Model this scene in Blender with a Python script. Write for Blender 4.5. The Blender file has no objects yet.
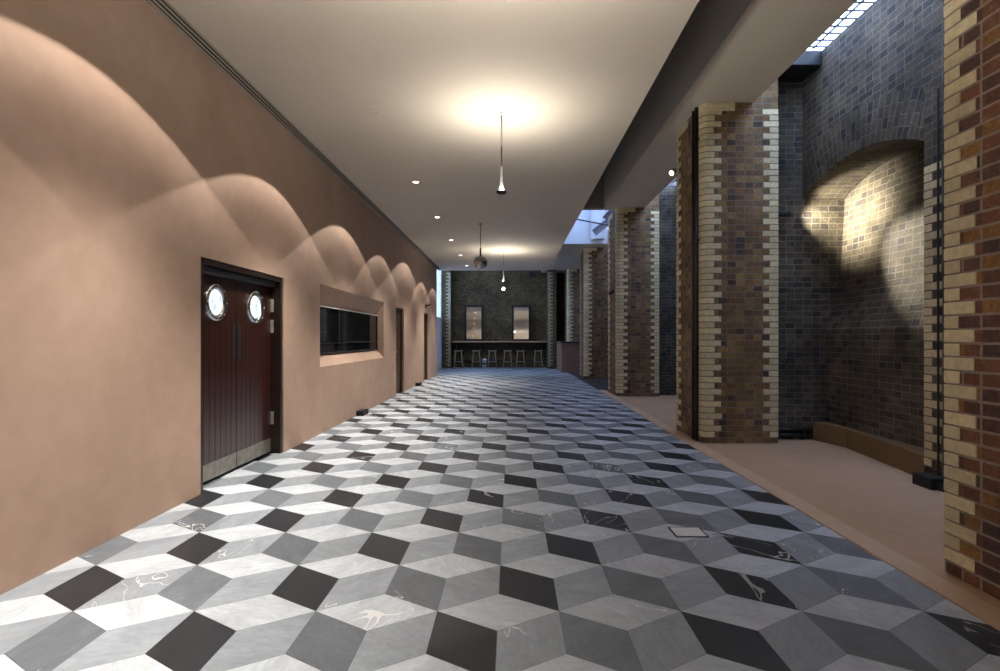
import bpy, bmesh, math, random
from mathutils import Vector, Matrix

random.seed(7)
scene = bpy.context.scene
COL = scene.collection
F, VX, VY, H = 520.0, 511.0, 338.0, 1.35      # focal length (px), vanishing point, eye height
PI = math.pi


def px(x, d):
    return (x - VX) * d / F


def pz(y, d):
    return H + (VY - y) * d / F


# ---------------------------------------------------------------- materials
def new_mat(name):
    m = bpy.data.materials.new(name)
    m.use_nodes = True
    nt = m.node_tree
    b = nt.nodes.get('Principled BSDF')
    return m, nt, b


def N(nt, t, **kw):
    n = nt.nodes.new(t)
    for k, v in kw.items():
        setattr(n, k, v)
    return n


def inp(nt, sock, v):
    if hasattr(v, 'is_output'):
        nt.links.new(v, sock)
    else:
        sock.default_value = v


def mth(nt, op, a, b=None, c=None, clamp=False):
    n = N(nt, 'ShaderNodeMath', operation=op, use_clamp=clamp)
    inp(nt, n.inputs[0], a)
    if b is not None:
        inp(nt, n.inputs[1], b)
    if c is not None:
        inp(nt, n.inputs[2], c)
    return n.outputs[0]


def mixc(nt, fac, a, b, mode='MIX'):
    n = N(nt, 'ShaderNodeMix', data_type='RGBA', blend_type=mode)
    inp(nt, n.inputs[0], fac)
    for s, v in ((n.inputs[6], a), (n.inputs[7], b)):
        if isinstance(v, tuple) and len(v) == 3:
            v = (*v, 1)
        inp(nt, s, v)
    return n.outputs[2]


def ramp(nt, fac, stops, mode='LINEAR'):
    n = N(nt, 'ShaderNodeValToRGB')
    cr = n.color_ramp
    cr.interpolation = mode
    while len(cr.elements) < len(stops):
        cr.elements.new(0.5)
    for e, (p, c) in zip(cr.elements, stops):
        e.position = p
        e.color = (*c, 1) if len(c) == 3 else c
    inp(nt, n.inputs[0], fac)
    return n.outputs[0]


def noise(nt, vec, scale, detail=4, rough=.55, dist=0.0):
    n = N(nt, 'ShaderNodeTexNoise')
    n.inputs['Scale'].default_value = scale
    n.inputs['Detail'].default_value = detail
    n.inputs['Roughness'].default_value = rough
    n.inputs['Distortion'].default_value = dist
    if vec is not None:
        nt.links.new(vec, n.inputs['Vector'])
    return n.outputs['Fac']


def bump(nt, b, h, strength=.3, dist=.01):
    n = N(nt, 'ShaderNodeBump')
    n.inputs['Strength'].default_value = strength
    n.inputs['Distance'].default_value = dist
    nt.links.new(h, n.inputs['Height'])
    nt.links.new(n.outputs[0], b.inputs['Normal'])


def plain(name, col, rough=.5, metal=0., var=.12, scale=6., spec=.5, bmp=0.):
    m, nt, b = new_mat(name)
    tc = N(nt, 'ShaderNodeTexCoord')
    f = noise(nt, tc.outputs['Object'], scale)
    lo = tuple(c * (1 - var) for c in col)
    hi = tuple(min(1, c * (1 + var)) for c in col)
    nt.links.new(ramp(nt, f, [(.3, lo), (.7, hi)]), b.inputs['Base Color'])
    b.inputs['Roughness'].default_value = rough
    b.inputs['Metallic'].default_value = metal
    b.inputs['Specular IOR Level'].default_value = spec
    if bmp:
        bump(nt, b, noise(nt, tc.outputs['Object'], scale * 12), bmp, .004)
    return m


def emit(name, col, s):
    m, nt, b = new_mat(name)
    b.inputs['Base Color'].default_value = (*col, 1)
    b.inputs['Emission Color'].default_value = (*col, 1)
    b.inputs['Emission Strength'].default_value = s
    return m


def brick(name, stops, mortar, bl=.225, ch=.0775, mw=.011, rough=.85, stain=.35, bstr=.6):
    m, nt, b = new_mat(name)
    uv = N(nt, 'ShaderNodeUVMap')
    tc = N(nt, 'ShaderNodeTexCoord')
    wob = N(nt, 'ShaderNodeTexNoise')
    wob.inputs['Scale'].default_value = 14
    nt.links.new(tc.outputs['Object'], wob.inputs['Vector'])
    vm = N(nt, 'ShaderNodeVectorMath', operation='MULTIPLY_ADD')
    nt.links.new(wob.outputs['Color'], vm.inputs[0])
    vm.inputs[1].default_value = (.007, .007, 0)
    nt.links.new(uv.outputs[0], vm.inputs[2])
    sp = N(nt, 'ShaderNodeSeparateXYZ')
    nt.links.new(vm.outputs[0], sp.inputs[0])
    v = mth(nt, 'DIVIDE', sp.outputs[1], ch)
    row = mth(nt, 'FLOOR', v)
    fv = mth(nt, 'FRACT', v)
    off = mth(nt, 'MULTIPLY', mth(nt, 'FLOORED_MODULO', row, 2.0), .5)
    uu = mth(nt, 'ADD', mth(nt, 'DIVIDE', sp.outputs[0], bl), off)
    idx = mth(nt, 'FLOOR', uu)
    fu = mth(nt, 'FRACT', uu)
    cb = N(nt, 'ShaderNodeCombineXYZ')
    nt.links.new(idx, cb.inputs[0])
    nt.links.new(row, cb.inputs[1])
    # some stretchers are split into two headers
    wn0 = N(nt, 'ShaderNodeTexWhiteNoise', noise_dimensions='2D')
    nt.links.new(cb.outputs[0], wn0.inputs['Vector'])
    split = mth(nt, 'GREATER_THAN', wn0.outputs['Value'], .68)
    half = mth(nt, 'MULTIPLY', mth(nt, 'GREATER_THAN', fu, .5), split)
    nt.links.new(half, cb.inputs[2])
    wn = N(nt, 'ShaderNodeTexWhiteNoise', noise_dimensions='3D')
    nt.links.new(cb.outputs[0], wn.inputs['Vector'])
    f2 = mth(nt, 'FRACT', mth(nt, 'MULTIPLY', fu, 2.0))
    mm = mth(nt, 'MAXIMUM', mth(nt, 'LESS_THAN', fu, mw / bl), mth(nt, 'LESS_THAN', fv, mw / ch))
    mm = mth(nt, 'MAXIMUM', mm, mth(nt, 'MULTIPLY', split, mth(nt, 'LESS_THAN', f2, 2 * mw / bl)))
    col = ramp(nt, wn.outputs['Value'], stops, 'CONSTANT')
    g = noise(nt, tc.outputs['Object'], 45, 5, .65)
    gr = ramp(nt, g, [(.3, (.55, .55, .55)), (.7, (1.35, 1.35, 1.35))])
    col = mixc(nt, 1.0, col, gr, 'MULTIPLY')
    mcol = mixc(nt, g, tuple(c * .7 for c in mortar), tuple(c * 1.2 for c in mortar))
    col = mixc(nt, mm, col, mcol)
    big = noise(nt, tc.outputs['Object'], 1.6, 4, .6)
    st = ramp(nt, big, [(.35, (1 - stain,) * 3), (.62, (1.12, 1.12, 1.12))])
    col = mixc(nt, 1.0, col, st, 'MULTIPLY')
    nt.links.new(col, b.inputs['Base Color'])
    b.inputs['Roughness'].default_value = rough
    b.inputs['Specular IOR Level'].default_value = .3
    h = mth(nt, 'ADD', mth(nt, 'MULTIPLY', mth(nt, 'SUBTRACT', 1.0, mm), .7), mth(nt, 'MULTIPLY', g, .6))
    h = mth(nt, 'ADD', h, mth(nt, 'MULTIPLY', wn.outputs['Value'], .35))
    bump(nt, b, h, bstr, .012)
    return m


def island_stone(name, col, var=.18, rough=.7, scale=25., bstr=.35):
    m, nt, b = new_mat(name)
    ge = N(nt, 'ShaderNodeNewGeometry')
    tc = N(nt, 'ShaderNodeTexCoord')
    g = noise(nt, tc.outputs['Object'], scale, 5, .6)
    c1 = ramp(nt, ge.outputs['Random Per Island'],
              [(0, tuple(c * (1 - var) for c in col)), (.5, col), (1, tuple(min(1, c * (1 + var)) for c in col))])
    c2 = mixc(nt, 1.0, c1, ramp(nt, g, [(.3, (.8, .78, .74)), (.7, (1.1, 1.1, 1.1))]), 'MULTIPLY')
    nt.links.new(c2, b.inputs['Base Color'])
    b.inputs['Roughness'].default_value = rough
    bump(nt, b, g, bstr, .005)
    return m


def marble(name, col, var, vein, vein_w, rough=.44):
    m, nt, b = new_mat(name)
    ge = N(nt, 'ShaderNodeNewGeometry')
    tc = N(nt, 'ShaderNodeTexCoord')
    rnd = ge.outputs['Random Per Island']
    rot = N(nt, 'ShaderNodeVectorRotate', rotation_type='Z_AXIS')
    nt.links.new(tc.outputs['Object'], rot.inputs['Vector'])
    nt.links.new(mth(nt, 'MULTIPLY', rnd, 6.28), rot.inputs['Angle'])
    mp = N(nt, 'ShaderNodeVectorMath', operation='MULTIPLY_ADD')
    nt.links.new(rot.outputs[0], mp.inputs[0])
    mp.inputs[1].default_value = (1.0, 2.4, 1.0)
    cb = N(nt, 'ShaderNodeCombineXYZ')
    nt.links.new(mth(nt, 'MULTIPLY', rnd, 913.0), cb.inputs[0])
    nt.links.new(mth(nt, 'MULTIPLY', rnd, 517.0), cb.inputs[2])
    nt.links.new(cb.outputs[0], mp.inputs[2])
    P = mp.outputs[0]
    g = noise(nt, P, 3.2, 8, .62, .6)
    g2 = noise(nt, P, 22, 4, .6)
    base = ramp(nt, rnd, [(0, tuple(c * (1 - var) for c in col)), (1, tuple(c * (1 + var) for c in col))])
    c1 = mixc(nt, 1.0, base, ramp(nt, g, [(.3, (.82, .825, .83)), (.7, (1.15, 1.15, 1.15))]), 'MULTIPLY')
    c1 = mixc(nt, .5, c1, mixc(nt, 1.0, c1, ramp(nt, g2, [(.3, (.8, .8, .8)), (.7, (1.2, 1.2, 1.2))]), 'MULTIPLY'))
    vn = noise(nt, P, 1.3, 3, .5, 1.2)
    line = mth(nt, 'LESS_THAN', mth(nt, 'ABSOLUTE', mth(nt, 'SUBTRACT', vn, .5)), vein_w)
    mask = mth(nt, 'GREATER_THAN', noise(nt, P, .9, 2), .53)
    some = mth(nt, 'GREATER_THAN', mth(nt, 'FRACT', mth(nt, 'MULTIPLY', rnd, 37.0)), .55)
    fac = mth(nt, 'MULTIPLY', mth(nt, 'MULTIPLY', line, mask), mth(nt, 'MULTIPLY', some, .7))
    c1 = mixc(nt, fac, c1, vein)
    nt.links.new(c1, b.inputs['Base Color'])
    b.inputs['Roughness'].default_value = rough
    b.inputs['Specular IOR Level'].default_value = .28
    bump(nt, b, g2, .04, .003)
    return m


def plaster(name, c_lo, c_hi, rough=.75):
    m, nt, b = new_mat(name)
    tc = N(nt, 'ShaderNodeTexCoord')
    a = noise(nt, tc.outputs['Object'], .9, 7, .62, .4)
    g = noise(nt, tc.outputs['Object'], 7., 6, .6)
    f = mth(nt, 'ADD', mth(nt, 'MULTIPLY', a, .7), mth(nt, 'MULTIPLY', g, .3))
    nt.links.new(ramp(nt, f, [(.33, c_lo), (.66, c_hi)]), b.inputs['Base Color'])
    b.inputs['Roughness'].default_value = rough
    b.inputs['Specular IOR Level'].default_value = .3
    bump(nt, b, g, .12, .01)
    return m


def wood(name, c1, c2, rough=.35, scale=(18, 18, 1.2), coat=0.):
    m, nt, b = new_mat(name)
    tc = N(nt, 'ShaderNodeTexCoord')
    mp = N(nt, 'ShaderNodeMapping')
    mp.inputs['Scale'].default_value = scale
    nt.links.new(tc.outputs['Object'], mp.inputs[0])
    g = noise(nt, mp.outputs[0], 2.0, 6, .6, .5)
    nt.links.new(ramp(nt, g, [(.3, c1), (.7, c2)]), b.inputs['Base Color'])
    b.inputs['Roughness'].default_value = rough
    b.inputs['Coat Weight'].default_value = coat
    b.inputs['Coat Roughness'].default_value = .15
    return m


M = {}
M['plaster'] = plaster('terracotta_plaster', (.365, .247, .185), (.46, .322, .253))
M['plaster_pink'] = plaster('pink_plaster', (.24, .14, .105), (.29, .175, .13))
M['ceiling'] = plain('ceiling_paint', (.60, .53, .45), .8, var=.03, scale=1.2)
M['ceiling_edge'] = plain('bulkhead_paint', (.40, .335, .285), .8, var=.03, scale=1.2)
M['white_wall'] = plain('white_paint', (.78, .78, .80), .8, var=.02)
M['brick'] = brick('stock_brick', [(0, (0.178, 0.118, 0.059)), (.22, (0.244, 0.155, 0.065)), (.42, (0.155, 0.094, 0.052)), (.6, (0.207, 0.118, 0.055)), (.76, (0.274, 0.181, 0.075)), (.9, (0.080, 0.054, 0.049))], (0.205, 0.168, 0.139))
M['brick_red'] = brick('red_brick', [(0, (0.115, 0.053, 0.039)), (.25, (0.174, 0.072, 0.045)), (.45, (0.092, 0.046, 0.039)), (.62, (0.248, 0.128, 0.046)), (.76, (0.184, 0.082, 0.050)), (.9, (0.069, 0.039, 0.036))], (0.293, 0.244, 0.205), mw=.014)
M['brick_wall'] = brick('sooty_brick', [(0, (0.086, 0.075, 0.055)), (.25, (0.101, 0.087, 0.063)), (.5, (0.070, 0.061, 0.050)), (.72, (0.110, 0.095, 0.066)), (.9, (0.049, 0.043, 0.041))], (0.163, 0.148, 0.130), stain=.55, bstr=1.0)
M['brick_back'] = brick('dark_brick', [(0, (.085, .063, .028)), (.3, (.11, .08, .035)), (.6, (.065, .048, .024)), (.85, (.125, .092, .04))], (.11, .085, .045))
M['quoin'] = island_stone('cream_brick', (.62, .54, .34))
M['quoin_lit'] = island_stone('lit_cream_brick', (.74, .66, .44))  # same cream brick, stronger light on the nearest pillar put into the colour
M['quoin_shaded'] = island_stone('shaded_cream_brick', (.30, .27, .17))  # same cream brick darkened: dimmer light at the far piers painted in
M['tile_light'] = marble('marble_light', (.475, .515, .560), .08, (.8, .8, .8), .002)
M['tile_right'] = marble('marble_grey', (.255, .283, .318), .12, (.7, .7, .7), .005)
M['tile_left'] = marble('marble_mid', (.130, .147, .170), .18, (.7, .7, .7), .005)
M['tile_dark'] = marble('marble_black', (.020, .0225, .028), .2, (.6, .6, .6), .008)
M['grout'] = plain('grout', (.13, .13, .135), .9)
M['screed'] = plaster('beige_screed', (.40, .265, .165), (.49, .33, .215), .8)
M['kerb'] = plaster('tan_kerb_stone', (.47, .33, .22), (.56, .40, .275), .8)
M['bench'] = plain('ochre_render', (.16, .10, .045), .8, var=.1, scale=9)
M['mahogany'] = wood('dark_mahogany', (.013, .0045, .0035), (.048, .013, .008), .28, (30, 30, 1.0), .4)
M['frame_wood'] = wood('ebonised_wood', (.010, .006, .005), (.026, .013, .010), .35, (25, 25, 1.0))
M['door_wood'] = wood('brown_door_wood', (.045, .026, .013), (.075, .045, .024), .45)
M['steel'] = plain('brushed_steel', (.72, .71, .68), .42, .8, var=.15, scale=20)
M['plate'] = plain('dull_plate', (.10, .105, .12), .4, .9, var=.1)
M['kick'] = plain('kick_plate_metal', (.36, .335, .29), .42, .85, var=.2, scale=14)
M['chrome'] = plain('polished_chrome', (.72, .72, .72), .1, 1., var=.04)
M['satin'] = plain('satin_chrome', (.80, .79, .77), .3, .9, var=.03)
M['smoked'] = plain('smoked_mirror', (.50, .49, .47), .03, 1., var=.45, scale=12)
M['black'] = plain('black_metal', (.012, .012, .013), .45, var=.2)
M['matte_black'] = plain('matte_black', (.006, .006, .007), .8, var=.2)
M['white_trim'] = plain('white_trim', (.75, .73, .70), .5, var=.03)
M['oak'] = wood('pale_oak', (.24, .155, .085), (.34, .225, .125), .5, (12, 12, 2))
M['bar_oak'] = wood('bar_oak', (.34, .20, .10), (.46, .28, .15), .35, (1.5, 14, 14))
M['bar_dark'] = plain('dark_panel', (.030, .024, .020), .6)
M['worktop'] = plain('dark_worktop', (.05, .05, .055), .3, var=.1)
M['mirror'] = plain('mirror_silver', (.80, .78, .75), .01, 1., var=.01)
M['grey_metal'] = plain('pale_grey_metal', (.42, .44, .45), .4, .3, var=.08)
M['steelbeam'] = plain('grey_steel_beam', (.26, .27, .30), .5, .2, var=.1)
M['lens'] = emit('lamp_lens', (1.0, .93, .82), 9.)
M['uplamp'] = emit('pendant_lamp', (1.0, .95, .83), 1750.)
M['uplamp_near'] = emit('pendant_lamp_bright', (1.0, .95, .83), 7500.)
M['bulb'] = emit('pendant_bulb', (1.0, .96, .86), 9.)
M['tinyled'] = emit('spot_lamp_face', (1.0, .94, .8), 10.)

# dark glass
m, nt, b = new_mat('dark_glass')
b.inputs['Base Color'].default_value = (.006, .007, .008, 1)
b.inputs['Roughness'].default_value = .03
b.inputs['Specular IOR Level'].default_value = .3
M['dark_glass'] = m
# clear window pane
m, nt, b = new_mat('window_pane')
tr = N(nt, 'ShaderNodeBsdfTransparent')
tr.inputs[0].default_value = (.55, .57, .60, 1)
gl = N(nt, 'ShaderNodeBsdfGlossy')
gl.inputs['Roughness'].default_value = .02
mx = N(nt, 'ShaderNodeMixShader')
mx.inputs[0].default_value = .06
nt.links.new(tr.outputs[0], mx.inputs[1])
nt.links.new(gl.outputs[0], mx.inputs[2])
nt.links.new(mx.outputs[0], nt.nodes['Material Output'].inputs[0])
M['pane'] = m
# lit porthole glass: a bright kitchen behind rippled glass
m, nt, b = new_mat('lit_porthole_glass')
tc = N(nt, 'ShaderNodeTexCoord')
f = noise(nt, tc.outputs['Object'], 11, 3)
c = ramp(nt, f, [(.36, (.45, .55, .58)), (.52, (.86, .94, .96)), (.7, (1, 1, 1))])
nt.links.new(c, b.inputs['Emission Color'])
b.inputs['Emission Strength'].default_value = 1.15
b.inputs['Base Color'].default_value = (.2, .2, .2, 1)
b.inputs['Roughness'].default_value = .08
M['lit_glass'] = m


# ---------------------------------------------------------------- mesh helpers
WL = {}          # world location of every empty / mesh used as a parent


class MB:
    def __init__(self):
        self.v, self.f, self.m, self.uv = [], [], [], {}

    def quad(self, pts, mat=0, uv=None):
        i = len(self.v)
        self.v += [tuple(p) for p in pts]
        self.f.append(tuple(range(i, i + len(pts))))
        self.m.append(mat)
        if uv:
            self.uv[len(self.f) - 1] = uv

    def shell(self, v, f, mat=0):
        i = len(self.v)
        self.v += [tuple(p) for p in v]
        for q in f:
            self.f.append(tuple(i + k for k in q))
            self.m.append(mat)

    def box(self, x0, x1, y0, y1, z0, z1, mat=0):
        v = [(x0, y0, z0), (x1, y0, z0), (x1, y1, z0), (x0, y1, z0),
             (x0, y0, z1), (x1, y0, z1), (x1, y1, z1), (x0, y1, z1)]
        self.shell(v, [(0, 3, 2, 1), (4, 5, 6, 7), (0, 1, 5, 4), (1, 2, 6, 5), (2, 3, 7, 6), (3, 0, 4, 7)], mat)

    def prism(self, poly, z0, z1, mat=0):
        # poly: list of (x, y); orientation fixed to counter-clockwise
        a = sum(poly[i][0] * poly[(i + 1) % len(poly)][1] - poly[(i + 1) % len(poly)][0] * poly[i][1] for i in range(len(poly)))
        if a < 0:
            poly = poly[::-1]
        n = len(poly)
        v = [(x, y, z0) for x, y in poly] + [(x, y, z1) for x, y in poly]
        f = [tuple(range(n - 1, -1, -1)), tuple(range(n, 2 * n))]
        f += [(i, (i + 1) % n, n + (i + 1) % n, n + i) for i in range(n)]
        self.shell(v, f, mat)

    def prism_x(self, poly, x0, x1, mat=0):
        # poly: list of (y, z)
        a = sum(poly[i][0] * poly[(i + 1) % len(poly)][1] - poly[(i + 1) % len(poly)][0] * poly[i][1] for i in range(len(poly)))
        if a < 0:
            poly = poly[::-1]
        n = len(poly)
        v = [(x0, y, z) for y, z in poly] + [(x1, y, z) for y, z in poly]
        f = [tuple(range(n - 1, -1, -1)), tuple(range(n, 2 * n))]
        f += [(i, (i + 1) % n, n + (i + 1) % n, n + i) for i in range(n)]
        self.shell(v, f, mat)

    def lathe(self, prof, c, axis=(0, 0, 1), n=24, mat=0):
        # prof: (r, h) along axis from c
        ax = Vector(axis).normalized()
        up = Vector((1, 0, 0)) if abs(ax.x) < .9 else Vector((0, 1, 0))
        e1 = (up - ax * up.dot(ax)).normalized()
        e2 = ax.cross(e1)
        c = Vector(c)
        v, f = [], []
        for r, h in prof:
            for k in range(n):
                t = 2 * PI * k / n
                v.append(tuple(c + ax * h + (e1 * math.cos(t) + e2 * math.sin(t)) * max(r, 1e-5)))
        for j in range(len(prof) - 1):
            for k in range(n):
                a, b2 = j * n + k, j * n + (k + 1) % n
                f.append((a, b2, b2 + n, a + n))
        self.shell(v, f, mat)

    def tube(self, p0, p1, r0, r1=None, n=10, mat=0):
        p0, p1 = Vector(p0), Vector(p1)
        r1 = r0 if r1 is None else r1
        L = (p1 - p0).length
        self.lathe([(0, 0), (r0, 0), (r1, L), (0, L)], p0, p1 - p0, n, mat)

    def build(self, name, mats, parent=None, smooth=False, bevel=0., seg=2):
        off = Vector(WL[parent.name]) if parent else Vector((0, 0, 0))
        me = bpy.data.meshes.new(name)
        me.from_pydata([tuple(Vector(p) - off) for p in self.v], [], self.f)
        mats = mats if isinstance(mats, (list, tuple)) else [mats]
        for mt in mats:
            me.materials.append(mt)
        uvl = me.uv_layers.new(name='UVMap')
        for i, p in enumerate(me.polygons):
            p.material_index = self.m[i]
            p.use_smooth = smooth
            n = p.normal
            a = (abs(n.x), abs(n.y), abs(n.z))
            for j, li in enumerate(p.loop_indices):
                if i in self.uv:
                    uvl.data[li].uv = self.uv[i][j]
                    continue
                co = self.v[me.loops[li].vertex_index]
                if a[0] >= a[1] and a[0] >= a[2]:
                    uvl.data[li].uv = (co[1] + 40, co[2])
                elif a[1] >= a[2]:
                    uvl.data[li].uv = (co[0] + 40, co[2])
                else:
                    uvl.data[li].uv = (co[0] + 40, co[1])
        o = bpy.data.objects.new(name, me)
        COL.objects.link(o)
        if parent:
            o.parent = parent
        WL[o.name] = tuple(off)
        if bevel:
            bv = o.modifiers.new('bevel', 'BEVEL')
            bv.width = bevel
            bv.segments = seg
            bv.limit_method = 'ANGLE'
        return o


def tag(o, label=None, cat=None, group=None, kind=None):
    if label:
        o['label'] = label
    if cat:
        o['category'] = cat
    if group:
        o['group'] = group
    if kind:
        o['kind'] = kind
    return o


def empty(name, loc, label=None, cat=None, group=None, kind=None):
    o = bpy.data.objects.new(name, None)
    o.empty_display_size = .1
    COL.objects.link(o)
    o.location = loc
    WL[o.name] = tuple(loc)
    return tag(o, label, cat, group, kind)


def lamp(name, kind, loc, parent, power, col, aim=None, **kw):
    d = bpy.data.lights.new(name, kind)
    d.energy = power
    d.color = col
    for k, v in kw.items():
        setattr(d, k, v)
    o = bpy.data.objects.new(name, d)
    COL.objects.link(o)
    off = Vector(WL[parent.name]) if parent else Vector((0, 0, 0))
    o.location = Vector(loc) - off
    if parent:
        o.parent = parent
    if aim is not None:
        o.rotation_euler = (Vector(aim) - Vector(loc)).to_track_quat('-Z', 'Y').to_euler()
    return o


def copy_tree(o, parent=None):
    c = o.copy()
    COL.objects.link(c)
    if parent:
        c.parent = parent
    for ch in list(o.children):
        copy_tree(ch, c)
    return c


# ---------------------------------------------------------------- dimensions
XW = -2.68            # left wall face
ZC = 3.84             # main ceiling
XC = 1.388             # right edge of main ceiling
XB0, XB1, ZB = 2.15, 3.08, 4.35     # brick-pier beam
XE = 3.87             # right brick wall face
XT = 2.25             # edge of the tile floor
YS, YN = -3.0, 24.0   # wall behind the camera, far wall
YCE = 19.18            # far end of main ceiling
CH = .0775
KW = 1.023             # 2.68 / 2.62: openings measured along the left wall

# ---------------------------------------------------------------- floor
s = .3468
P = math.sqrt(3) * s
R = 1.5 * s
Y0 = 3.09
X0 = .237
mb = MB()
g = .0009


def rhomb(pts, mat):
    cx = sum(p[0] for p in pts) / 4
    cy = sum(p[1] for p in pts) / 4
    q = []
    for p in pts:
        d = Vector((cx - p[0], cy - p[1]))
        L = d.length
        q.append((p[0] + d.x / L * g * 1.6, p[1] + d.y / L * g * 1.6, 0.0))
    mb.quad(q, mat)


for k in range(-14, 44):
    cy = Y0 + k * R
    for i in range(-34, 24):
        cx = X0 + (i + .5 * k) * P
        if not (-3.8 < cx < 2.9):
            continue
        T = (cx, cy + s / 2)
        Bm = (cx, cy - s / 2)
        Lf = (cx - P / 2, cy)
        Rt = (cx + P / 2, cy)
        L2 = (cx - P / 2, cy - s)
        R2 = (cx + P / 2, cy - s)
        C2 = (cx, cy - 1.5 * s)
        rhomb([Lf, Bm, Rt, T], 0)
        rhomb([Bm, C2, R2, Rt], 1)
        rhomb([Lf, L2, C2, Bm], 3 if i % 2 == 0 else 2)
fl = mb.build('floor', [M['tile_light'], M['tile_right'], M['tile_left'], M['tile_dark'], M['grout']])
bm = bmesh.new()
bm.from_mesh(fl.data)
for co, no in (((-3.1, 0, 0), (-1, 0, 0)), ((XT, 0, 0), (1, 0, 0)), ((0, YS, 0), (0, -1, 0)), ((0, YN, 0), (0, 1, 0))):
    gm = bm.verts[:] + bm.edges[:] + bm.faces[:]
    bmesh.ops.bisect_plane(bm, geom=gm, plane_co=co, plane_no=no, clear_outer=True)
vs = [bm.verts.new(p) for p in ((-3.1, YS, -.003), (XT, YS, -.003), (XT, YN, -.003), (-3.1, YN, -.003),
                                (-3.1, YS, -.1), (XT, YS, -.1), (XT, YN, -.1), (-3.1, YN, -.1))]
for q in ((0, 1, 2, 3), (7, 6, 5, 4), (0, 4, 5, 1), (1, 5, 6, 2), (2, 6, 7, 3), (3, 7, 4, 0)):
    fc = bm.faces.new([vs[j] for j in q])
    fc.material_index = 4
bm.to_mesh(fl.data)
bm.free()
tag(fl, 'tumbling block marble tile floor in white, grey and black rhombs', 'floor', kind='structure')

mb = MB()
mb.box(XT, 2.41, YS, 13.4, -.1, .012)
tag(mb.build('trim_1', M['kerb'], bevel=.004), 'tan stone kerb strip along the right edge of the tiles', 'kerb', kind='structure')
mb = MB()
mb.box(2.41, 4.9, YS, 13.4, -.1, .006)
tag(mb.build('floor_screed', M['screed']), 'plain beige floor strip between and behind the brick pillars', 'floor', kind='structure')
mb = MB()
mb.box(XT, 4.9, 13.4, YN, -.1, .004)
tag(mb.build('floor_slate', M['worktop']), 'dark slate floor strip at the far right beyond the second pillars', 'floor', kind='structure')

# metal cover let into the floor and two slots
c = empty('floor_socket_cover', (px(689, 3.6), 3.6, 0.002), 'small pale metal plate set flush in the tiled floor near the right', 'cover')
mb = MB()
a, b_ = px(674, 3.6), px(703, 3.6)
mb.box(a, b_, 3.53, 3.69, 0.0015, .006)
mb.build('cover_plate', M['white_trim'], c, bevel=.0015)
mb = MB()
mb.box(a - .012, b_ + .012, 3.518, 3.702, 0.001, .0035)
mb.build('cover_rim', M['black'], c)

# ---------------------------------------------------------------- left wall
mb = MB()
YWE = 18.77
ops = [(4.491, 6.128, 0, 2.056), (7.294, 10.946, .94, 2.107), (12.13, 13.01, 0, 2.076), (16.01, 16.83, 0, 2.117)]
yb = sorted({YS, YWE} | {o[0] for o in ops} | {o[1] for o in ops})
XI = XW - .5


def wq(y0, y1, z0, z1):
    mb.quad([(XW, y0, z0), (XW, y1, z0), (XW, y1, z1), (XW, y0, z1)][::-1])


for y0, y1 in zip(yb, yb[1:]):
    o = [q for q in ops if abs(q[0] - y0) < 1e-6]
    if o:
        o = o[0]
        if o[2] > 0:
            wq(y0, y1, 0, o[2])
        wq(y0, y1, o[3], ZC)
    else:
        wq(y0, y1, 0, ZC)
for k, (y0, y1, z0, z1) in enumerate(ops):
    if k == 1:
        xi, a0, a1, h0, h1 = XW - .16, y0, y1, 1.105, 1.831       # splayed head and sill
        mb.quad([(XW, y0, z1), (XW, y1, z1), (xi, a1, h1), (xi, a0, h1)])
        mb.quad([(XW, y0, z0), (xi, a0, h0), (xi, a1, h0), (XW, y1, z0)])
        mb.quad([(XW, y0, z0), (XW, y0, z1), (xi, a0, h1), (xi, a0, h0)])
        mb.quad([(XW, y1, z0), (xi, a1, h0), (xi, a1, h1), (XW, y1, z1)])
        mb.quad([(xi, a0, h0), (xi, a0, h1), (xi, a1, h1), (xi, a1, h0)][::-1])
    else:
        mb.quad([(XW, y0, z1), (XW, y1, z1), (XI, y1, z1), (XI, y0, z1)])
        mb.quad([(XW, y0, 0), (XW, y0, z1), (XI, y0, z1), (XI, y0, 0)])
        mb.quad([(XW, y1, 0), (XI, y1, 0), (XI, y1, z1), (XW, y1, z1)])
mb.box(XI - .15, XI, YS, YWE, -.1, ZC)
mb.quad([(XW, YWE, 0), (XI, YWE, 0), (XI, YWE, ZC), (XW, YWE, ZC)])
mb.box(-3.27, XW, YS, YWE, ZC, ZC + .25)
tag(mb.build('wall_west', M['plaster']), 'long terracotta plaster wall on the left with scalloped light', 'wall', kind='structure')

# linear slot diffuser along the wall head: black slots between pale bars
df = empty('slot_diffuser', (-2.6, YS, ZC - .02), 'long black and pale linear slot vent where left wall meets ceiling', 'vent')
mb = MB()
mb.box(-2.66, -2.54, YS + .02, YWE - .05, ZC - .006, ZC - .001)
mb.build('slot_backing', M['matte_black'], df)
for xa, xb in ((-2.676, -2.652), (-2.626, -2.616), (-2.585, -2.575), (-2.546, -2.537)):
    mb = MB()
    mb.box(xa, xb, YS + .02, YWE - .05, ZC - .018, ZC - .006)
    mb.build('vent_bar', M['ceiling_edge'], df)

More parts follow.
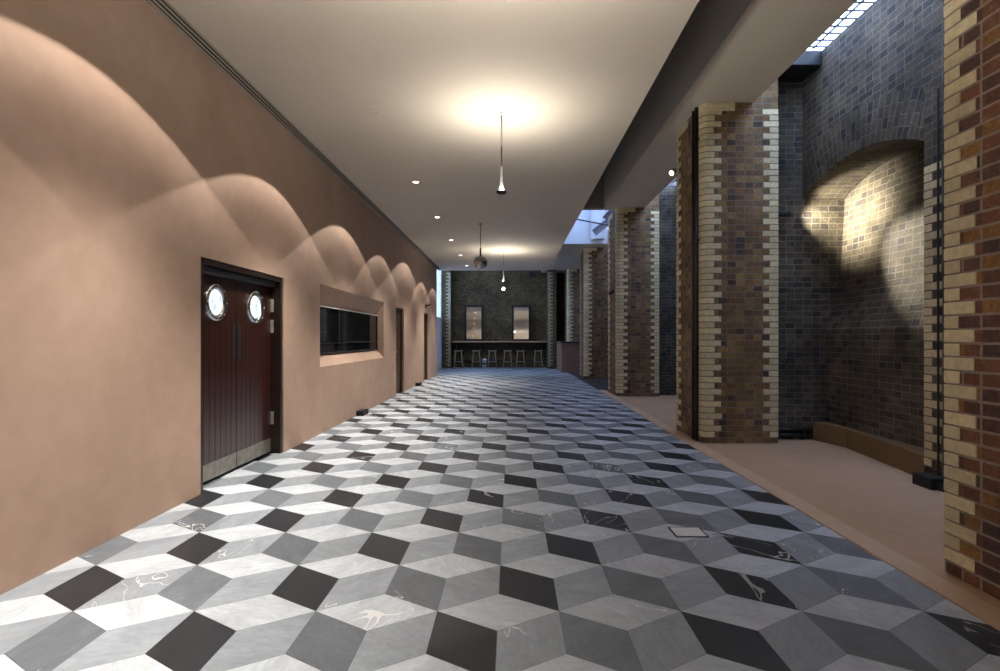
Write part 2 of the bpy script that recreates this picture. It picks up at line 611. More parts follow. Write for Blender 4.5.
# double door ------------------------------------------------------------
XD = -2.805
d1 = empty('door_1', (XD, 5.19, 0), 'dark red mahogany double door with two lit round portholes', 'door', kind='structure')
mb = MB()
mb.box(XD - .06, XW - .012, 4.392, 4.445, 0, 2.038)
mb.box(XD - .06, XW - .012, 5.935, 5.988, 0, 2.038)
mb.box(XD - .06, XW - .012, 4.445, 5.935, 1.985, 2.038)
fr = mb.build('door_frame', M['frame_wood'], d1, bevel=.004)
mb = MB()
mb.box(XD - .02, XD + .075, 4.47, 5.90, 1.925, 1.98)
cl = mb.build('door_closer_rail', M['plate'], d1, bevel=.006)
for (ya, ybb, hinge, meet) in ((4.45, 5.186, 0, 1), (5.194, 5.93, 1, 0)):
    mb = MB()
    n = 8
    w = (ybb - ya) / n
    yc, zc, rr = (ya + ybb) / 2, 1.675, .150
    # boarded leaf, each board with a fine groove, pierced by the porthole (front skin built around the hole)
    mb.box(XD - .05, XD - .012, ya, ybb, .03, 1.985)
    for k in range(n):
        a, b_ = ya + k * w + .002, ya + (k + 1) * w - .002
        mb.box(XD - .012, XD, a, b_, .03, 1.985)
    leaf = mb.build('door_leaf', M['mahogany'], d1, bevel=.002, seg=1)
    mb = MB()
    pr = [(.118, .004), (.120, .012), (.134, .022), (.158, .028), (.172, .024), (.178, .012), (.178, -.002)]
    mb.lathe(pr, (XD, yc, zc), (1, 0, 0), 40)
    mb.build('porthole_rim', M['chrome'], leaf, smooth=True)
    mb = MB()
    for k in range(8):
        t = 2 * PI * k / 8
        mb.lathe([(.007, .02), (.006, .030), (0, .032)], (XD, yc + .158 * math.cos(t), zc + .158 * math.sin(t)), (1, 0, 0), 8)
    mb.build('rim_screws', M['steel'], leaf, smooth=True)
    mb = MB()
    mb.lathe([(0, .010), (.08, .0095), (.120, .007), (.120, .001)], (XD, yc, zc), (1, 0, 0), 40)
    mb.build('porthole_glass', M['lit_glass'], leaf, smooth=True)
    mb = MB()
    yp = (5.110, 5.170) if meet else (5.212, 5.272)
    mb.box(XD, XD + .006, yp[0], yp[1], 1.13, 1.48)
    mb.build('push_plate', M['plate'], leaf, bevel=.002)
    mb = MB()
    mb.box(XD, XD + .005, ya + .004, ybb - .004, .032, .185)
    mb.build('kick_plate', M['kick'], leaf, bevel=.001)
    for z0, z1 in ((1.64, 1.79), (1.40, 1.55), (.34, .49)):
        mb = MB()
        yh = 5.936 if hinge else 4.430
        mb.box(XD - .005, XD + .022, yh - .006, yh + .012, z0, z1)
        for q in range(5):
            zz = z0 + (z1 - z0) * q / 5
            mb.tube((XD + .026, yh + .003, zz + .002), (XD + .026, yh + .003, zz + (z1 - z0) / 5 - .002), .009)
        mb.build('hinge', M['steel'], fr)
mb = MB()
mb.box(-3.1, XD - .1, 4.40, 5.98, 0, 2.03)
mb.build('door_backing', M['matte_black'], d1)
d1.location.y = 5.19 * KW
d1.scale = (1, KW, 1.008)

# far doorways: set-back brown doors
for k, (y0, y1, z1, lab) in enumerate(((12.13, 13.01, 2.076, 'narrow brown door set deep in the left wall beyond the hatch'),
                                       (16.01, 16.83, 2.117, 'last brown door at the far end of the left wall'))):
    dd = empty('door_%d' % (k + 2), (XW - .1, (y0 + y1) / 2, 0), lab, 'door', kind='structure')
    mb = MB()
    mb.box(XW - .14, XW - .03, y0 + .002, y0 + .05, 0, z1 - .002)
    mb.box(XW - .14, XW - .03, y1 - .05, y1 - .002, 0, z1 - .002)
    mb.box(XW - .14, XW - .03, y0 + .05, y1 - .05, z1 - .05, z1 - .002)
    mb.build('door_frame', M['door_wood'], dd, bevel=.003)
    mb = MB()
    mb.box(XW - .12, XW - .08, y0 + .052, y1 - .052, .008, z1 - .054)
    lf = mb.build('door_leaf', M['door_wood'], dd, bevel=.003)
    mb = MB()
    mb.tube((XW - .08, y0 + .13, 1.02), (XW - .02, y0 + .13, 1.02), .009)
    mb.tube((XW - .025, y0 + .13, 1.02), (XW - .025, y0 + .25, 1.02), .008)
    mb.build('door_handle', M['steel'], lf, smooth=True)

# serving hatch with dark glass
wd = empty('window_1', (XW - .2, 8.9, 1.11), 'dark glass serving hatch in a splayed recess of the left wall', 'window', kind='structure')
mb = MB()
xg = XW - .195
for a in ((7.135, 7.16, 1.112, 1.818), (10.67, 10.695, 1.112, 1.818), (7.16, 10.67, 1.112, 1.135), (7.16, 10.67, 1.795, 1.818), (8.30, 8.32, 1.135, 1.795)):
    mb.box(xg, xg + .03, *a)
mb.build('window_frame', M['matte_black'], wd)
for ya, ybb in ((7.16, 8.30), (8.32, 10.67)):
    mb = MB()
    mb.box(xg + .004, xg + .012, ya, ybb, 1.135, 1.795)
    mb.build('glass_pane', M['dark_glass'], wd)
mb = MB()
mb.box(xg + .03, xg + .042, 7.15, 10.68, 1.803, 1.816)
mb.build('head_strip', M['white_trim'], wd)
mb = MB()
mb.box(xg + .012, xg + .03, 7.16, 10.67, 1.265, 1.275)
mb.build('glazing_bar', M['plate'], wd)
wd.location = (XW - .16, 8.9 * KW, 1.105)
wd.scale = (1, KW, KW)

# ---------------------------------------------------------------- ceilings, beams and roof
mb = MB()
mb.box(XW, XC, YS, YCE, ZC, ZC + .22)
tag(mb.build('ceiling', M['ceiling']), 'smooth plastered main ceiling lit by pendants', 'ceiling', kind='structure')
mb = MB()
mb.box(XC - .12, XC, YS, YCE, ZC + .22, 5.5)
mb.box(-3.27, XC - .12, YCE - .12, YCE, ZC + .22, 5.5)
tag(mb.build('wall_upstand', M['white_wall']), 'white upstand above the ceiling edge beside the rooflight', 'wall', kind='structure')
mb = MB()
mb.box(XB0, XB1, YS, 12.2, ZB, 5.3)
tag(mb.build('ceiling_beam', M['ceiling']), 'brown painted beam over the near brick pillars', 'beam', kind='structure')
mb = MB()
mb.box(XC, XB1, 16.6, YN, ZB, 5.3)
tag(mb.build('ceiling_beam', M['ceiling']), 'brown painted soffit over the far brick pillars', 'beam', kind='structure')
mb = MB()
mb.box(XC - .12, XB0, YS, 12.2, 5.3, 5.45)
mb.box(XC, XB0, 12.06, 12.2, ZB, 5.3)
mb.box(-3.3, XC - .12, YS, YCE - .12, 5.5, 5.6)
mb.box(XB1, 4.9, YS, .3, 5.0, 5.15)
mb.box(XB1, 4.9, 12.05, 12.9, 5.3, 5.5)
mb.box(-3.3, 4.9, 19.9, YN + .3, 5.5, 5.65)
tag(mb.build('ceiling_roof', M['ceiling_edge']), 'closed roof panels above the beams', 'ceiling', kind='structure')
# rooflight shaft walls between the second and third pillars
for bx_ in ((XC, 3.1, 12.08, 12.2, 5.3, 6.4), (XC, 3.9, 16.6, 16.72, 5.3, 6.4), (XC - .12, XC, 12.2, 16.72, 5.5, 6.4),
            (3.9, 4.02, 12.2, 16.72, 4.95, 6.4), (XC, XB1, 16.57, 16.598, ZB + .004, 5.3)):
    mb = MB()
    mb.box(*bx_)
    tag(mb.build('wall_shaft', M['white_wall']), 'white side of the rooflight shaft', 'wall', kind='structure')
rl = empty('rooflight', (2.5, 14.4, 6.3), 'bright glazed rooflight between the second and third pillars', 'rooflight')
mb = MB()
mb.box(XC, 3.9, 12.2, 16.6, 6.30, 6.312)
mb.build('glazing', M['pane'], rl)
for y in (13.6, 15.1):
    mb = MB()
    mb.box(XC, 3.9, y - .03, y + .03, 6.15, 6.298)
    mb.build('glazing_bar', M['black'], rl)
du = empty('round_duct', (2.72, 16.3, 4.40), 'white round duct rising above the fourth pillar under the rooflight', 'duct')
mb = MB()
mb.lathe([(0, 0), (.2, 0), (.22, .02), (.22, 1.85), (0, 1.86)], (2.72, 16.32, 4.42), n=28)
mb.build('duct_pipe', M['white_wall'], du, smooth=False, bevel=.004)
mb = MB()
mb.lathe([(.222, .0), (.235, .0), (.235, .05), (.222, .05)], (2.72, 16.32, 4.9), n=28)
mb.build('duct_collar', M['white_trim'], du)
# steel members crossing the rooflight bay
sb = empty('steel_beam', (3.1, 14.2, 4.5), 'black slim tie rod slanting across the bright rooflight', 'beam')
mb = MB()
pA = (px(575, 14.6), 14.6, pz(219, 14.6))
pB = (px(610, 13.9), 13.9, pz(225.5, 13.9))
mb.tube(pA, pB, .018)
mb.build('tie_rod', M['black'], sb)
for (xa, ya_, xb, yb_, d, w_, lab) in ((594, 233, 612, 221.5, 15.2, .085, 'lower grey steel strut under the rooflight'),
                                       (605, 219, 613, 209, 13.6, .07, 'upper grey steel strut under the rooflight')):
    so = empty('steel_strut', (px(xa, d), d, pz(ya_, d)), lab, 'strut', 'grey struts under the rooflight')
    mb = MB()
    A, B_ = Vector((px(xa, d), d, pz(ya_, d))), Vector((px(xb, d) + .35, d - .2, pz(yb_, d) + .33))
    dv = (B_ - A).normalized()
    B_ = A + dv * ((3.80 - A.x) / dv.x)        # runs up to the shaft wall
    sd = Vector((0, 1, 0))
    upv = dv.cross(sd).normalized()
    for e, hw, hh in (('web', .012, w_), ('flange', .06, .012), ('flange2', .06, .012)):
        o_ = Vector((0, 0, 0)) if e == 'web' else upv * (w_ if e == 'flange' else -w_)
        v = []
        for Q in (A, B_):
            for sx, sy in ((-1, -1), (1, -1), (1, 1), (-1, 1)):
                v.append(Q + o_ + sd * sx * hw + upv * sy * hh)
        mb.shell(v, [(0, 1, 2, 3), (7, 6, 5, 4), (0, 4, 5, 1), (1, 5, 6, 2), (2, 6, 7, 3), (3, 7, 4, 0)])
    mb.build('strut_section', M['steelbeam'], so)

# ---------------------------------------------------------------- right wall with arched niches
def arch_pts(ya, yb, z0, rise, n=20, grow=0.0):
    hs = (yb - ya) / 2
    Rr = (hs * hs + rise * rise) / (2 * rise)
    cz, cyy = z0 + rise - Rr, (ya + yb) / 2
    a = math.asin(hs / Rr)
    return [(cyy + (Rr + grow) * math.sin(-a + 2 * a * k / n), cz + (Rr + grow) * math.cos(-a + 2 * a * k / n)) for k in range(n + 1)], Rr, a


ZE = 4.93
for b_i, yo in enumerate((0.0, 5.32, 10.64)):
    n0, n1 = 4.87 + yo, 6.9 + yo
    mb = MB()
    y_start = YS if b_i == 0 else 7.65 + yo - 5.32
    mb.box(XE, 4.95, y_start, n0, -.1, ZE)
    # header over the niche
    zs, rise = 3.2, .25
    pts, Rr, aa = arch_pts(n0, n1, zs, rise)
    outer, _, _ = arch_pts(n0, n1, zs, rise, grow=.46)
    nseg = len(pts) - 1
    for k in range(nseg):
        (ya, za), (yb2, zb) = pts[k], pts[k + 1]
        (yc, zc), (yd, zd) = outer[k], outer[k + 1]
        s0, s1 = 2 * aa * Rr * k / nseg, 2 * aa * Rr * (k + 1) / nseg
        ring = [(XE, ya, za), (XE, yc, zc), (XE, yd, zd), (XE, yb2, zb)]
        if min(yc, ya) > n0 - 1e-4 or True:
            # clamp the ring into the niche width so that it stays on this wall plane
            ring = [(XE, min(max(p[1], n0), n1), p[2]) for p in ring]
            mb.quad(ring, 0, [(0.0, s0), (.45, s0), (.45, s1), (0.0, s1)])
        mb.quad([(XE, ring[1][1], zc), (XE, ring[1][1], ZE), (XE, ring[2][1], ZE), (XE, ring[2][1], zd)], 0)
        mb.quad([(XE, ya, za), (XE, yb2, zb), (4.6, yb2, zb), (4.6, ya, za)], 0,
                [(XE, s0), (XE, s1), (4.6, s1), (4.6, s0)][::1])
    mb.quad([(XE, n0, ZE), (XE, n1, ZE), (4.95, n1, ZE), (4.95, n0, ZE)])
    # battered back of the niche
    prof = [(4.18, 0), (4.18, 1.45), (4.20, 1.5), (4.36, 2.0), (4.43, 3.2), (4.45, 3.5)]
    for (xa, za), (xb, zb) in zip(prof, prof[1:]):
        mb.quad([(xa, n0, za), (xb, n0, zb), (xb, n1, zb), (xa, n1, za)])
    mb.box(4.6, 4.95, n0, n1, -.1, ZE)
    tag(mb.build('wall_east' if b_i == 0 else 'wall_east_bay', M['brick_wall']),
        ('sooty brick side wall with a segmental arched niche, nearest bay', 'sooty brick side wall bay behind the second pillar',
         'sooty brick side wall bay behind the third pillar')[b_i], 'wall', kind='structure')
    mb = MB()
    mb.box(3.405, 4.95, n1, 7.65 + yo, -.1, ZE)
    tag(mb.build('wall_cross', M['brick_wall']),
        ('dark brick cross wall right of the second pillar', 'dark brick cross wall beside the third pillar',
         'dark brick cross wall beside the fourth pillar')[b_i], 'wall', kind='structure')
mb = MB()
mb.box(XE, 4.95, 18.3, YN, -.1, 5.5)
tag(mb.build('wall_east_end', M['brick_back']), 'dark brick wall at the far right end', 'wall', kind='structure')

# jamb quoins, cable and bench of the near niche
def quoin(mb, cx, cy, dx, dy, z0, z1, lx=.20, sx=.10, ly=.20, sy=.10, radius=0., proud=.004, t=.03, phase=0):
    k0, k1 = int(math.ceil(z0 / CH - 1e-6)), int(math.floor(z1 / CH + 1e-6))
    for k in range(k0, k1):
        la, lb = (lx, sy) if (k + phase) % 2 == 0 else (sx, ly)
        la += random.uniform(-.008, .008)
        lb += random.uniform(-.008, .008)
        p = proud + random.uniform(-.0012, .0012)
        ox, oy = cx - dx * p, cy - dy * p
        if radius:
            ra = radius + p
            ccx, ccy = ox + dx * ra, oy + dy * ra
            corner = []
            for q in range(7):
                th = q / 6 * PI / 2
                corner.append((ccx - dx * ra * math.cos(th), ccy - dy * ra * math.sin(th)))
            ri = max(radius - t, .01)
            icx, icy = cx + dx * (t + ri), cy + dy * (t + ri)
            inner = [(icx - dx * ri * math.cos(q / 4 * PI / 2), icy - dy * ri * math.sin(q / 4 * PI / 2)) for q in range(5)]
        else:
            corner = [(ox, oy)]
            inner = [(cx + dx * t, cy + dy * t)]
        la, lb = max(la, radius + .01), max(lb, radius + .01)
        poly = [(ox, cy + dy * lb)] + corner + [(cx + dx * la, oy), (cx + dx * la, cy + dy * t)] + inner[::-1] + [(cx + dx * t, cy + dy * lb)]
        mb.prism(poly, k * CH + .010, (k + 1) * CH)


jb = empty('niche_jamb', (XE, 4.87, 0), 'striped cream and dark brick edge beside the arched niche', 'brickwork')
jb['kind'] = 'structure'
mb = MB()
quoin(mb, XE, 4.868, 1, -1, .12, 3.02, .2, .1, .2, .09)
mb.build('quoin_blocks', M['quoin'], jb, bevel=.003, seg=1)
cb_ = MB()
cb_.tube((XE - .018, 4.69, .02), (XE - .018, 4.69, 3.6), .009)
tag(cb_.build('wall_cable', M['black']), 'thin black cable running up the brick beside the arched niche', 'cable')
bx = empty('floor_box', (3.78, 4.62, .006), 'small black box on the floor at the foot of the niche edge', 'box')
mb = MB()
mb.box(3.70, 3.862, 4.58, 4.80, .008, .11)
mb.build('box_body', M['matte_black'], bx, bevel=.008)
mb = MB()
mb.box(3.76, 3.862, 4.50, 4.578, .008, .07)
mb.build('box_foot', M['matte_black'], bx, bevel=.005)
bn = empty('niche_bench', (4.05, 5.9, .006), 'low ochre rendered ledge along the foot of the arched niche', 'ledge')
mb = MB()
mb.prism([(3.90, 4.89), (4.10, 6.35), (4.17, 6.36), (4.17, 4.89)], .008, .24)
mb.prism([(4.10, 6.352), (3.98, 6.86), (4.17, 6.88), (4.17, 6.362)], .008, .245)
mb.build('ledge_body', M['bench'], bn, bevel=.006)
hp = empty('heating_pipe', (3.75, 6.86, .05), 'pair of dark pipes along the foot of the cross wall right of second pillar', 'pipe')
for z in (.07, .14):
    mb = MB()
    mb.tube((3.42, 6.868, z), (3.965, 6.868, z), .024)
    mb.build('pipe_run', M['black'], hp, smooth=True)
for x in (3.5, 3.85):
    mb = MB()
    mb.box(x - .012, x + .012, 6.845, 6.898, .008, .16)
    mb.build('pipe_clip', M['black'], hp)
ln = MB()
ln.box(3.41, 3.862, 6.46, 6.895, 4.74, 4.925)
tag(ln.build('steel_lintel', M['black'], bevel=.01), 'black steel lintel block at the top of the cross wall', 'lintel')

# grilles over the side rooflight strip
def grille(y0, y1, lab):
    gr = empty('skylight_grille', (3.47, y0, 4.90), lab, 'grille', 'grilles over the side rooflight strip')
    mb = MB()
    y = y0 + .07
    while y < y1:
        mb.box(XB1, XE + .25, y - .008, y + .008, 4.945, 4.962)
        y += .142
    mb.build('cross_bars', M['black'], gr)
    mb = MB()
    mb.box(3.735, 3.752, y0, y1, 4.93, 4.95)
    mb.build('long_bar', M['black'], gr)


grille(.4, 6.45, 'black barred grille under the daylight strip above the arched niche')
grille(7.75, 12.0, 'black barred grille under the daylight strip beyond the second pillar')

# ---------------------------------------------------------------- brick pillars
def arc_corner(cx, cy, dx, dy, r, n=8):
    ccx, ccy = cx + dx * r, cy + dy * r
    return [(ccx - dx * r * math.cos(q / n * PI / 2), ccy - dy * r * math.sin(q / n * PI / 2)) for q in range(n + 1)]


def pillar(y0, y1, label, cap=True, mat='brick', x0=2.43, x1=3.40, r=.10):
    p = empty('brick_pillar', ((x0 + x1) / 2, (y0 + y1) / 2, .006), label, 'pillar', 'brick pillars down the right side')
    mb = MB()
    poly = arc_corner(x0, y0, 1, 1, r) + [(x1, y0), (x1, y1), (x0, y1)]
    mb.prism(poly, .014, ZB - .002)
    mb.prism([(XB1 + .005, y0), (x1, y0), (x1, y1), (XB1 + .005, y1)], ZB - .002, 4.93)
    mb.build('brick_shaft', M[mat], p)
    for (cx, cy, dx, dy, ra, lx, sx, ly, sy, ph) in ((x0, y0, 1, 1, r, .25, .155, .155, .125, 0),
                                                      (x1, y0, -1, 1, 0, .19, .11, .2, .1, 0),
                                                      (x0, y1, 1, -1, 0, .2, .1, .2, .1, 0)):
        mb = MB()
        quoin(mb, cx, cy, dx, dy, CH, 4.27, lx, sx, ly, sy, ra, phase=ph)
        mb.build('quoin_blocks', M['quoin' if cap else 'quoin_lit'], p, bevel=.003, seg=1)
    if cap:
        mb = MB()
        for (cx, cy, dx, dy, ra, la, lb) in ((x0, y0, 1, 1, r, .42, .16), (x0, y1, 1, -1, 0, .3, .5)):
            o_ = .008
            cn = arc_corner(cx - dx * o_, cy - dy * o_, dx, dy, ra + o_) if ra else [(cx - dx * o_, cy - dy * o_)]
            poly = [(cx - dx * o_, cy + dy * lb)] + cn + [(cx + dx * la, cy - dy * o_), (cx + dx * la, cy + dy * .04), (cx + dx * .12, cy + dy * .12), (cx + dx * .04, cy + dy * lb)]
            mb.prism(poly, 4.24, ZB - .004)
        mb.build('cap_stone', M['quoin'], p, bevel=.004, seg=1)
    return p


pillar(1.30, 2.985, 'nearest brick pillar, cut off by the right edge of the photo', False, 'brick_red', 2.49)
pillar(6.62, 7.63, 'second brick pillar from the right, with cream bullnose corner and black pipes')
pillar(11.94, 12.95, 'third brick pillar from the right, left of the gap behind the second')
pillar(17.26, 18.27, 'fourth brick pillar from the right, rising to the rooflight')
pillar(22.58, 23.59, 'farthest brick pillar, behind the pink counter')
for y, lab in ((6.735, 'near one of two black vertical pipes on the second pillar'), (6.845, 'far one of two black vertical pipes on the second pillar')):
    cp = empty('conduit_pipe', (2.40, y, .02), lab, 'pipe', 'black pipes on the second pillar')
    mb = MB()
    mb.tube((2.402, y, .02), (2.402, y, 4.33), .024)
    mb.build('pipe_run', M['black'], cp, smooth=True)
    for z in (1.2, 2.6, 3.9):
        mb = MB()
        mb.box(2.372, 2.428, y - .03, y + .03, z, z + .03)
        mb.build('pipe_clip', M['black'], cp)

# ---------------------------------------------------------------- far end
mb = MB()
mb.box(-3.3, 4.95, YN, YN + .3, -.1, 5.6)
tag(mb.build('wall_north', M['brick_back']), 'dark brick far wall behind the bar stools', 'wall', kind='structure')
for (xa, xb, y0, cq, dirx, lab) in ((-3.08, -2.70, 23.2, -2.70, -1, 'left brick pier with cream edge at the far wall'),
                                    (1.64, 2.0, 22.9, 1.64, 1, 'right brick pier with cream edge at the far wall')):
    p = empty('brick_pier', ((xa + xb) / 2, y0, 0), lab, 'pier', 'brick piers at the far wall')
    mb = MB()
    mb.box(xa, xb, y0, YN - .004, .004, ZB if xa > 0 else 5.45)
    mb.build('brick_shaft', M['brick_back'], p)
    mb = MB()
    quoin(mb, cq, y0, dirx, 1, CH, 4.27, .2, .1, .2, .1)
    mb.build('quoin_blocks', M['quoin_shaded'], p, bevel=.003, seg=1)
# left side of the end bay: white wall with a tall window above
mb = MB()
mb.box(-3.3, -3.1, YWE, YN, -.1, 2.2)
mb.box(-3.3, -3.1, YWE, 19.2, 2.2, 5.6)
mb.box(-3.3, -3.1, 23.15, YN, 2.2, 5.6)
tag(mb.build('wall_west_end', M['white_wall']), 'white end bay wall under the tall left window', 'wall', kind='structure')
w2 = empty('window_2', (-3.15, 21.2, 2.2), 'tall bright window at the far left beyond the plaster wall', 'window', kind='structure')
mb = MB()
mb.box(-3.16, -3.15, 19.2, 23.15, 2.2, 5.5)
mb.build('glass_pane', M['pane'], w2)
mb = MB()
for z in (2.2, 5.44):
    mb.box(-3.2, -3.11, 19.2, 23.15, z, z + .05)
for y in (19.2, 21.1, 23.1):
    mb.box(-3.2, -3.11, y, y + .05, 2.25, 5.44)
mb.build('window_frame', M['white_trim'], w2)

# bar ledge
br = empty('bar_ledge', (-.5, 23.6, 0), 'long oak bar ledge across the far brick wall', 'bar')
mb = MB()
mb.box(-2.69, 1.63, 23.45, 23.99, 1.15, 1.21)
mb.build('bar_top', M['bar_oak'], br, bevel=.006)
mb = MB()
mb.box(-2.66, 1.60, 23.90, 23.985, .80, 1.148)
mb.build('apron', M['bar_dark'], br)
mb = MB()
mb.box(-2.66, 1.60, 23.93, 23.985, .30, .36)
mb.build('foot_rail', M['bar_dark'], br)
for x in (-2.5, -1.2, .15, 1.45):
    mb = MB()
    mb.prism_x([(23.55, 1.148), (23.898, 1.148), (23.898, .85)], x - .02, x + .02)
    mb.build('bracket', M['bar_dark'], br)

# mirrors lean back from the ledge
def mirror(xa, xb, yaw, lab):
    d = 23.62
    X0_, X1_ = px(xa, d), px(xb, d)
    z0, z1 = 1.213, pz(305, d)
    t = math.radians(3.2)
    L = (z1 - z0) / math.cos(t)
    r_ = empty('leaning_mirror', ((X0_ + X1_) / 2, d + .15, z0), lab, 'mirror', 'mirrors on the bar ledge')
    W = (X1_ - X0_) / 2
    fw = .085
    mb = MB()
    mb.box(-W, W, -.02, .015, 0, fw)
    mb.box(-W, W, -.02, .015, L - fw, L)
    mb.box(-W, -W + fw, -.02, .015, fw, L - fw)
    mb.box(W - fw, W, -.02, .015, fw, L - fw)
    WL[r_.name] = (0, 0, 0)
    mb.build('mirror_frame', M['matte_black'], r_, bevel=.004)
    mb = MB()
    mb.box(-W + fw, W - fw, -.008, .008, fw, L - fw)
    mb.build('mirror_glass', M['mirror'], r_)
    r_.rotation_euler = (-t, 0, yaw)
    return r_


mirror(464.3, 483, .0415, 'left tall black framed mirror leaning above the bar')
mirror(512, 530.7, -.025, 'right tall black framed mirror leaning above the bar')
o = MB()
o.lathe([(0, 0), (.05, 0), (.06, .05), (.045, .12), (.03, .14), (0, .14)], (px(496, 23.7), 23.7, 1.211), n=16)
tag(o.build('small_pot', M['matte_black'], smooth=True), 'small dark pot on the bar ledge between the mirrors', 'pot')

# stools
def make_stool():
    r_ = empty('bar_stool', (0, 0, 0.002))
    mb = MB()
    n, v, f = 9, [], []
    for j in range(n):
        yy = -.15 + .30 * j / (n - 1)
        for i in range(n):
            xx = -.18 + .36 * i / (n - 1)
            v.append((xx, yy, .79 + .025 * (xx / .18) ** 2 - .008 * (yy / .15) ** 2))
    m2 = len(v)
    v += [(x, y, z - .035) for x, y, z in v]
    for j in range(n - 1):
        for i in range(n - 1):
            a = j * n + i
            f.append((a, a + 1, a + n + 1, a + n))
            f.append((m2 + a, m2 + a + n, m2 + a + n + 1, m2 + a + 1))
    rim = [i for i in range(n)] + [n * j + n - 1 for j in range(1, n)] + [n * (n - 1) + i for i in range(n - 2, -1, -1)] + [n * j for j in range(n - 2, 0, -1)]
    for a, b2 in zip(rim, rim[1:] + rim[:1]):
        f.append((a, m2 + a, m2 + b2, b2))
    mb.shell(v, f)
    mb.build('seat', M['oak'], r_, smooth=False)
    for sx in (-1, 1):
        for sy in (-1, 1):
            mb = MB()
            mb.tube((sx * .12, sy * .10, .765), (sx * .20, sy * .17, .002), .019, .015)
            mb.build('leg', M['oak'], r_, smooth=True)
    for sy in (-1, 1):
        mb = MB()
        mb.tube((-.168, sy * .142, .30), (.168, sy * .142, .30), .011)
        mb.build('stretcher', M['oak'], r_, smooth=True)
    for sx in (-1, 1):
        mb = MB()
        mb.tube((sx * .160, -.135, .38), (sx * .160, .135, .38), .011)
        mb.build('stretcher', M['oak'], r_, smooth=True)
    return r_


stool = make_stool()
slabs = ['leftmost pale wooden bar stool under the far bar', 'pale wooden bar stool second from left, under the left mirror', 'pale wooden bar stool third from left, just right of the bin',
         'pale wooden bar stool fourth from left, under the right mirror\'s left edge', 'pale wooden bar stool fifth from left, under the right mirror', 'rightmost pale wooden bar stool under the far bar']
for i, x in enumerate((458.5, 476.4, 492.2, 507.6, 520.5, 538.2)):
    st = stool if i == 0 else copy_tree(stool)
    st.location = (px(x, 23.1), 23.12, .002)
    tag(st, slabs[i], 'stool', 'stools along the far bar')
bi = empty('pedal_bin', (px(483.8, 23.2), 23.25, .002), 'pale grey bin on the floor under the bar between second and third stools', 'bin')
mb = MB()
xx = px(484.2, 23.2)
mb.lathe([(0, 0), (.09, 0), (.095, .03), (.10, .36), (0, .36)], (xx, 23.3, .002), n=20)
body = mb.build('bin_body', M['grey_metal'], bi, smooth=False)
mb = MB()
mb.lathe([(.102, .362), (.104, .385), (.06, .42), (0, .43)], (xx, 23.3, .002), n=20)
mb.build('bin_lid', M['white_trim'], bi, smooth=True)
mb = MB()
mb.lathe([(.1005, .17), (.102, .17), (.102, .23), (.1005, .23)], (xx, 23.3, .002), n=20)
mb.build('bin_band', M['black'], body)
# speaker on the far wall
sp = empty('wall_speaker', (px(532, 23.9), 23.9, pz(274.5, 23.9)), 'small black speaker high on the far brick wall', 'speaker')
mb = MB()
q = sp.location
mb.box(q.x - .13, q.x + .13, 23.68, 23.90, q.z - .08, q.z + .10)
mb.build('speaker_case', M['black'], sp, bevel=.015)
mb = MB()
mb.box(q.x - .11, q.x + .11, 23.668, 23.68, q.z - .06, q.z + .08)
mb.build('speaker_grille', M['matte_black'], sp)
mb = MB()
mb.box(q.x - .03, q.x + .03, 23.90, 23.995, q.z - .02, q.z + .04)
mb.build('speaker_bracket', M['black'], sp)

# pink counter at the right
ct = empty('service_counter', (2.4, 21.3, .004), 'pink plastered service counter with a dark top at the far right', 'counter')
mb = MB()
mb.box(1.97, 2.92, 20.35, 22.4, .006, 1.155)
mb.build('counter_body', M['plaster_pink'], ct, bevel=.01)
mb = MB()
mb.box(1.93, 2.96, 20.31, 22.42, 1.157, 1.215)
mb.build('counter_top', M['worktop'], ct, bevel=.006)

# wall behind the camera
mb = MB()
mb.box(-3.3, 4.95, YS - .2, YS, -.1, 5.6)
tag(mb.build('wall_south', M['plaster']), 'plaster wall behind the viewer', 'wall', kind='structure')

# ---------------------------------------------------------------- fittings
WSIGN = 1


# downlights
def spot_profile(ld, edge, core, c0=.80, away=1.0):
    
    ld.use_nodes = True
    nt = ld.node_tree
    em = nt.nodes.get('Emission')
    tc = N(nt, 'ShaderNodeTexCoord')
    sp_ = N(nt, 'ShaderNodeSeparateXYZ')
    nt.links.new(tc.outputs['Normal'], sp_.inputs[0])
    a = mth(nt, 'ABSOLUTE', sp_.outputs[2])
    mr = N(nt, 'ShaderNodeMapRange', interpolation_type='SMOOTHSTEP')
    nt.links.new(a, mr.inputs['Value'])
    mr.inputs['From Min'].default_value = c0
    mr.inputs['From Max'].default_value = 1.0
    mr.inputs['To Min'].default_value = edge
    mr.inputs['To Max'].default_value = core
    rim = N(nt, 'ShaderNodeMapRange', interpolation_type='SMOOTHSTEP')      # bright ring at the edge of the reflector
    nt.links.new(a, rim.inputs['Value'])
    rim.inputs['From Min'].default_value = .53
    rim.inputs['From Max'].default_value = .72
    rim.inputs['To Min'].default_value = .42
    rim.inputs['To Max'].default_value = 0.0
    # wall-washer optics: most of the beam is thrown towards the wall (local -X)
    wx = N(nt, 'ShaderNodeMapRange', interpolation_type='SMOOTHSTEP')
    nt.links.new(sp_.outputs[0], wx.inputs['Value'])
    wx.inputs['From Min'].default_value = WSIGN * -.30
    wx.inputs['From Max'].default_value = WSIGN * .62
    wx.inputs['To Min'].default_value = 1.0
    wx.inputs['To Max'].default_value = away
    nt.links.new(mth(nt, 'MULTIPLY', mth(nt, 'ADD', mr.outputs[0], rim.outputs[0]), wx.outputs[0]), em.inputs['Strength'])


